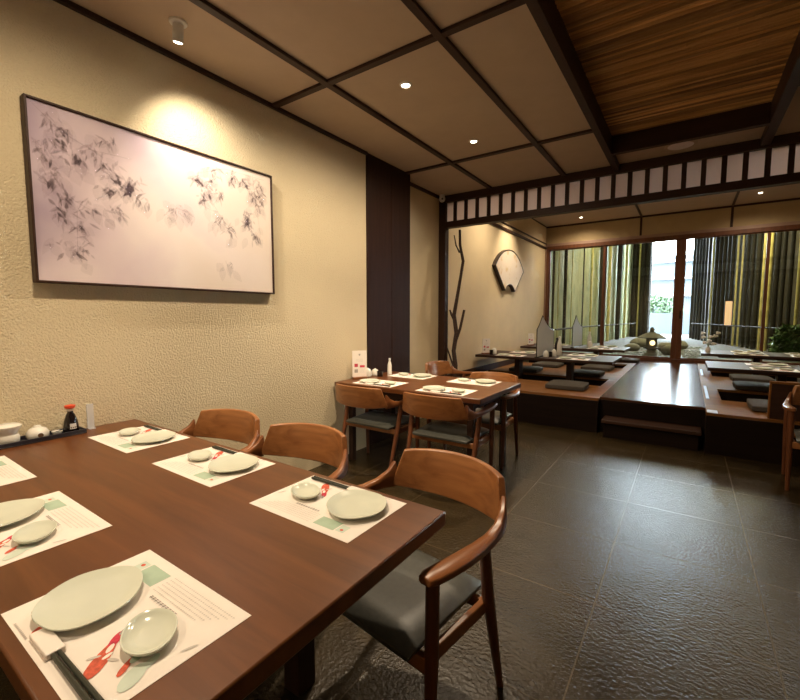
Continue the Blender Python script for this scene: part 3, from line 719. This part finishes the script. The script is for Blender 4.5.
for (y, z, s) in CL:
    y *= .98; z *= .98
    if y > .55 and z < -.2: continue
    for k in range(R.randint(11, 17) if s > .8 else 6):
        a = math.radians(R.uniform(-150, -25)) if R.random() < .8 else R.uniform(0, 2*PI)
        leaf(y+R.gauss(0, .021), z+R.gauss(0, .022), R.uniform(.028, .062)*s, R.uniform(.004, .0085)*s, a, R.choice((0, 1, 1, 2, 2, 2)) if s > .8 else 2)
    for k in range(5): leaf(y+R.gauss(0, .03), z+R.gauss(0, .03), R.uniform(.06, .11), R.uniform(.02, .035), R.uniform(-2.4, -.6), 3)
pk.build('ink_leaves', ['ink_dark', 'ink_mid', 'ink_pale', 'ink_wash'], t, smooth=False)

# ------------------------------------------------------------------ ceiling fixtures
def downlight(x, y, z, label, grp='recessed downlights'):
    t = thing('downlight', label, 'light', (x, y, z), 0, grp)
    MB().lathe([(.028, -.001), (.028, -.005), (.042, -.004), (.045, 0), (.03, 0)]).build('trim_ring', 'white_metal', t)
    MB().lathe([(0, -.004), (.028, -.004), (.028, -.001), (0, -.001)]).build('lens', 'lamp_lens', t)
downlight(.99, 2.52, CZ, 'recessed round downlight in the beige ceiling, nearer of the pair')
downlight(.98, 3.65, CZ, 'recessed round downlight in the beige ceiling, closer to the transom')
downlight(.71, 9.59, C2, 'recessed downlight over the raised floor, left one by the windows')
downlight(3.57, 9.39, C2, 'recessed downlight over the raised floor, right one by the windows')
t = thing('ceiling_spotlight', 'small white cylindrical spotlight hanging above the painting', 'spotlight', (.32, 1.305, CZ))
MB().lathe([(0, 0), (.045, 0), (.045, -.008), (.040, -.012), (0, -.012)]).build('canopy', 'white_metal', t)
hd = MB().lathe([(0, .0), (.026, 0), (.027, -.004), (.027, -.083), (.025, -.087), (0, -.085)], n=24).build('head', 'white_metal', t)
hd.matrix_local = Matrix.Translation((0, 0, -.01)) @ Matrix.Rotation(math.radians(18), 4, 'Y') @ Matrix.Rotation(math.radians(6), 4, 'X')
MB().lathe([(0, -.0865), (.021, -.0865), (.021, -.089), (0, -.089)]).build('lens', 'lamp_lens', hd)
t = thing('ceiling_speaker', 'round flat ceiling speaker between bamboo panel and transom', 'speaker', (2.535, 4.83, CZ))
MB().lathe([(.105, 0), (.105, -.006), (.12, -.008), (.128, -.004), (.13, 0)]).build('rim', 'ceiling_paper', t)
MB().lathe([(0, -.005), (.104, -.005), (.104, 0), (0, 0)]).build('grille', 'screen_paper', t)
t = thing('security_camera', 'small white dome security camera at the left end of the transom', 'camera', (-.085, 5.0, 2.90))
MB().lathe([(0, .03), (.035, .03), (.036, 0), (0, 0)]).build('mount', 'white_metal', t)
MB().lathe([(.036, 0), (.042, -.012), (.040, -.035), (.028, -.055), (.012, -.064), (0, -.066)]).build('housing', 'white_metal', t)
MB().lathe([(0, 0), (.014, 0), (.012, .008), (0, .010)], n=16).build('lens', 'black_gloss', t).matrix_local = Matrix.Translation((.018, -.030, -.030)) @ Matrix.Rotation(math.radians(100), 4, 'X') @ Matrix.Rotation(math.radians(20), 4, 'Y')

# ------------------------------------------------------------------ outside the windows
GZ = .38
struct('floor_garden', B((-3, YW+.05, GZ-.2), (9, 40, GZ)), 'garden_ground')
struct('wall_garden_left', MB().box((-.5, YW+.05, GZ), (-.25, 13, 8.2)).loft([[(-.5, 13, GZ), (-.25, 13, GZ), (.5, 21.6, GZ), (.25, 21.6, GZ)], [(-.5, 13, 8.2), (-.25, 13, 8.2), (.5, 21.6, 8.2), (.25, 21.6, 8.2)]]), 'garden_wall')
struct('wall_garden_right', MB().loft([[(3.1, 21.4, GZ), (5.6, 12, GZ), (5.8, 12.05, GZ), (3.3, 21.45, GZ)], [(3.1, 21.4, 8.3), (5.6, 12, 8.3), (5.8, 12.05, 8.3), (3.3, 21.45, 8.3)]]), 'garden_dark_wall')
struct('wall_garden_far_left', B((.3, 21.6, GZ), (1.25, 21.8, 8.2)), 'garden_dark_wall')
struct('wall_garden_far_right', B((2.72, 21.5, GZ), (3.6, 21.7, 8.2)), 'garden_dark_wall')
struct('wall_garden_end', B((5.6, YW+.05, GZ), (5.8, 12.05, 8.3)), 'garden_dark_wall')
struct('sky_block_roof', B((-.5, YW+.15, 8.2), (6, 22, 8.4)), 'garden_dark_wall')  # unseen roof, added so sky enters the passage only at its far end
struct('wall_garden_upper', B((-.5, YW+.16, C2), (6, YW+.3, 8.3)), 'garden_dark_wall')
pn = [0]
PD = tag(MB().tube([(0, 0, 0), (0, 0, 5.1)], .05, 12).build('garden_pole', 'pole_dark'), 'dark vertical pole outside', 'pole')
PY = MB(); zz = 0; pts = [(0, 0, 0)]; rr = [.04]
while zz < 4.8:
    zz += .36; pts += [(0, 0, zz-.02), (0, 0, zz), (0, 0, zz+.02)]; rr += [.04, .045, .04]
pts.append((0, 0, 5.1)); rr.append(.04)
PY = tag(PY.tube(pts, rr, 12).build('bamboo_pole', 'bamboo_yellow'), 'yellow bamboo pole outside', 'pole')
u = {'d': 0, 'y': 0}
def pole(kind, x, y, sc, label):
    src = PD if kind == 'd' else PY; o = src
    if u[kind]: o = src.copy(); COL.objects.link(o)
    u[kind] = 1; o.location = (x, y, GZ); o.scale = (sc, sc, 1); o['label'] = label
    o['group'] = 'dark poles in the garden passage' if kind == 'd' else 'yellow bamboo poles in the garden passage'
LB = {('d', 0): 'dark vertical pole outside the left windows, along the garden wall', ('y', 0): 'yellow bamboo pole outside the left windows, along the garden wall',
      ('d', 1): 'dark vertical pole outside beyond the right window panels', ('y', 1): 'yellow bamboo pole outside beyond the right window panels'}
for (y, k, sc) in ((11.05, 'd', .55), (11.6, 'y', .3), (12.2, 'd', .9), (13.1, 'y', .35), (14.2, 'd', .4), (15.0, 'y', .8), (16.1, 'd', 1.1), (17.2, 'y', 1.3), (18.6, 'd', 1.7), (19.9, 'y', 1.3)):
    pole(k, -.225+.06*sc+max(0, y-13)*.0872, y, sc, LB[(k, 0)])
for (x, k, sc) in ((.62, 'd', 1.7), (.80, 'y', .8), (.95, 'd', 1.7), (1.15, 'd', 1.7)): pole(k, x, 21.4, sc, LB[(k, 0)])
R = random.Random(4)
for i in range(26):
    f = i/25.; x = 2.92+(5.2-2.92)*f; y = 20.7+(12.2-20.7)*f
    k = 'd' if (i*7) % 5 in (0, 3, 1) else 'y'
    if i < 8: k = 'y' if i == 5 else 'd'
    if i > 20: k = 'y' if i % 2 else 'd'
    pole(k, x-.06, y, (1.0 if k == 'd' else .8)*R.uniform(.7, 1.25), LB[(k, 1)])
tag(MB().tube([(.04, 10.5, 1.0), (.04, 13, 1.0), (.76, 21, 1.0)], .022, 8).build('hand_rail', 'pole_dark'), 'dark horizontal rail outside along the left garden wall', 'rail')
tag(MB().tube([(2.78, 20.6, 1.02), (5.0, 12.0, 1.02)], .022, 8).build('hand_rail', 'pole_dark'), 'dark horizontal rail outside in front of the right poles', 'rail')
# stone lantern
t = thing('stone_lantern', 'pale stone garden lantern with a wide cap and lit round opening outside the window', 'lantern', (2.0, 11.2, GZ)); t.scale = (.68, .68, .72)
MB().lathe([(0, 0), (.26, 0), (.26, .07), (.17, .13), (.13, .15), (.13, .24), (.24, .29), (.25, .34), (0, .34)], n=8).build('pedestal', 'stone', t)
MB().lathe([(0, .34), (.16, .34), (.16, .60), (0, .60)], n=6).build('fire_box', 'stone', t)
MB().lathe([(0, .60), (.40, .61), (.42, .64), (.25, .74), (.10, .80), (.06, .82), (.08, .88), (.03, .96), (0, .97)], n=6).build('cap', 'stone', t)
o = MB().lathe([(0, .006), (.075, .006), (.08, 0), (0, 0)], n=20).build('lit_opening', 'lantern_glow', t)
o.matrix_local = Matrix.Translation((.035, -.141, .47)) @ Matrix.Rotation(math.radians(90), 4, 'X')
# hanging paper lantern
t = thing('paper_lantern', 'tall narrow glowing paper lantern hanging outside the right window panel', 'lantern', (3.36, 11.2, 1.14)); t.scale = (.72, .72, 1)
MB().lathe([(0, 0), (.075, 0), (.08, .02), (.08, .48), (.075, .50), (0, .50)], n=20).build('shade', 'lantern_paper', t)
MB().tube([(0, 0, .5), (0, 0, 7.05)], .006, 6).build('cord', 'black_gloss', t)
# rocks, pebbles, bush, pale wall, facade beyond
def rock(x, y, r, label):
    R = random.Random(int(x*100)); m = MB(); prof = []
    for k in range(7):
        q = PI*k/6 - PI/2; prof.append((max(.001, r*math.cos(q)), r*.7*(math.sin(q)+.75)))
    m.lathe(prof, n=11, wob=lambda a: .16*math.sin(2*a+x*9)+.10*math.sin(5*a+y*7))
    tag(m.build('garden_rock', 'stone', loc=(x, y, GZ)), label, 'rock', 'garden rocks')
rock(1.45, 13.0, .17, 'pale garden rock left behind the stone lantern'); rock(2.2, 13.4, .2, 'largest pale garden rock, right behind the stone lantern')
rock(2.35, 12.2, .20, 'small pale garden rock near the door post outside'); rock(1.5, 14.8, .24, 'pale garden rock furthest from the window'); rock(2.5, 14.3, .22, 'pale garden rock beside the far one, behind the door post')
pb = MB(); R = random.Random(2)
for k in range(700):
    x, y = R.uniform(1.1, 3.0), R.uniform(10.5, 15.5)
    if any((x-a)**2+(y-b)**2 < (c+.06)**2 for a, b, c in ((2.0, 11.2, .2), (1.45, 13.0, .36), (2.15, 13.4, .43), (2.35, 12.2, .25), (1.7, 14.6, .5), (2.5, 14.3, .36))): continue
    r = R.uniform(.025, .055)
    pb.lathe([(.001, -r*.3), (r, 0), (r*.7, r*.5), (.001, r*.62)], (x, y, GZ), 6)
tag(pb.build('white_pebbles', 'pale_concrete'), 'white pebbles covering the garden ground around the stone lantern', 'pebbles', None, 'stuff')
def bush(x, y, z0, rx, rz, n, mat, label):
    m = MB(); R = random.Random(int(x*10)+n)
    for k in range(n):
        d = Vector((R.gauss(0, 1), R.gauss(0, 1), R.gauss(0, 1))).normalized()*R.uniform(.6, 1)**.5
        c0 = Vector((x+d.x*rx, y+d.y*rx*.7, z0+rz+d.z*rz)); a = Vector((R.gauss(0, 1), R.gauss(0, 1), R.gauss(0, 1))).normalized(); b = a.orthogonal().normalized(); s = R.uniform(.08, .17)
        m.add([c0-a*s, c0+b*s*.45, c0+a*s, c0-b*s*.45], [(0, 1, 2, 3)])
    tag(m.build('leafy_bush', mat, smooth=False), label, 'bush')
bush(1.3, 27, GZ, 1.2, 1.05, 1800, 'leaf_pale', 'sunlit green bush far outside between the window posts')
bush(4.5, 12.2, GZ, .26, .36, 600, 'leaf_green', 'low green shrub outside the rightmost window panel')
tag(B((-2.5, 25.4, GZ), (8, 25.6, 1.45)).build('garden_boundary_wall', 'facade_paint'), 'pale low wall far outside below the sunlit bush', 'wall')
t = thing('pale_building', 'pale building facade far outside behind the sunlit bush', 'building', (1.5, 36, GZ))
B((-12, 0, 0), (12, 1, 5.2)).build('facade', 'facade_paint', t)
for k in range(3): B((-12, -.5, 2.3+k*1.2), (12, 0, 2.45+k*1.2)).build('ledge', 'grey_metal', t)
tag(B((-.11, 15.9, 1.62), (-.10, 16.7, 1.70)).build('lit_sign', 'teal_sign'), 'small teal lit strip sign outside on the left garden wall', 'sign')

# ------------------------------------------------------------------ lights
def spot(name, loc, target, W, ang, blend=.6, c=(1, .80, .56), r=.03):
    l = bpy.data.lights.new(name, 'SPOT'); l.energy = W; l.spot_size = math.radians(ang); l.spot_blend = blend; l.color = c; l.shadow_soft_size = r
    o = bpy.data.objects.new(name, l); COL.objects.link(o); o.location = loc
    o.rotation_euler = (Vector(target)-Vector(loc)).to_track_quat('-Z', 'Y').to_euler(); return o
def area(name, loc, target, W, sx, sy, c=(1, .80, .56)):
    l = bpy.data.lights.new(name, 'AREA'); l.shape = 'RECTANGLE'; l.size = sx; l.size_y = sy; l.energy = W; l.color = c
    o = bpy.data.objects.new(name, l); COL.objects.link(o); o.location = loc
    o.rotation_euler = (Vector(target)-Vector(loc)).to_track_quat('-Z', 'Y').to_euler(); return o
spot('lamp_painting', (.36, 1.36, 2.80), (.0, 1.80, 1.85), 46, 112, 1.0, c=(1, .85, .66), r=.03)
for (x, y, w, b) in ((.99, 2.52, 58, 85), (.98, 3.65, 42, 60), (1.05, .72, 56, 55), (1.0, -1.1, 66, 0)):  # last entry is an added, unseen fill behind the camera
    spot('lamp_downlight_and_fill', (x, y, CZ-.03), (x, y, 0), w, 172, .8)
    if b: spot('lamp_downlight_beam', (x, y, CZ-.03), (x, y, 0), b, 84, .7)
for (x, y, w) in ((.71, 9.59, 50), (3.57, 9.39, 35), (.6, 6.4, 90), (3.6, 6.4, 62)):
    spot('lamp_dais', (x, y, C2-.03), (x, y, 0), w, 160, 1.0)
spot('lamp_fan', (.52, 7.5, 3.3), (RX, 7.66, 2.2), 75, 80, 1.0)
area('lamp_garden_left', (.9, 14.5, 5.3), (-.25, 14.5, 2), 260, .6, 8, (1, .86, .45))
area('lamp_garden_right', (3.6, 13.5, 5.3), (4.6, 15, 1.5), 90, .6, 6, (1, .84, .42))

w = bpy.data.worlds.new('world'); S.world = w; w.use_nodes = True
bg = w.node_tree.nodes['Background']; bg.inputs[0].default_value = (.78, .90, 1, 1); bg.inputs[1].default_value = 38.0

# ------------------------------------------------------------------ camera
cd = bpy.data.cameras.new('camera'); cd.sensor_width = 36; cd.lens = 419.08/800*36; cd.clip_start = .02; cd.clip_end = 200
co = bpy.data.objects.new('camera', cd); COL.objects.link(co); co.location = (2.67, 0, 1.35)
co.rotation_euler = (math.radians(90-4.762), 0, math.radians(34.447)); S.camera = co
vs = S.view_settings; vs.view_transform = 'Standard'; vs.look = 'None'; vs.gamma = 1; vs.use_curve_mapping = False; vs.exposure = .45
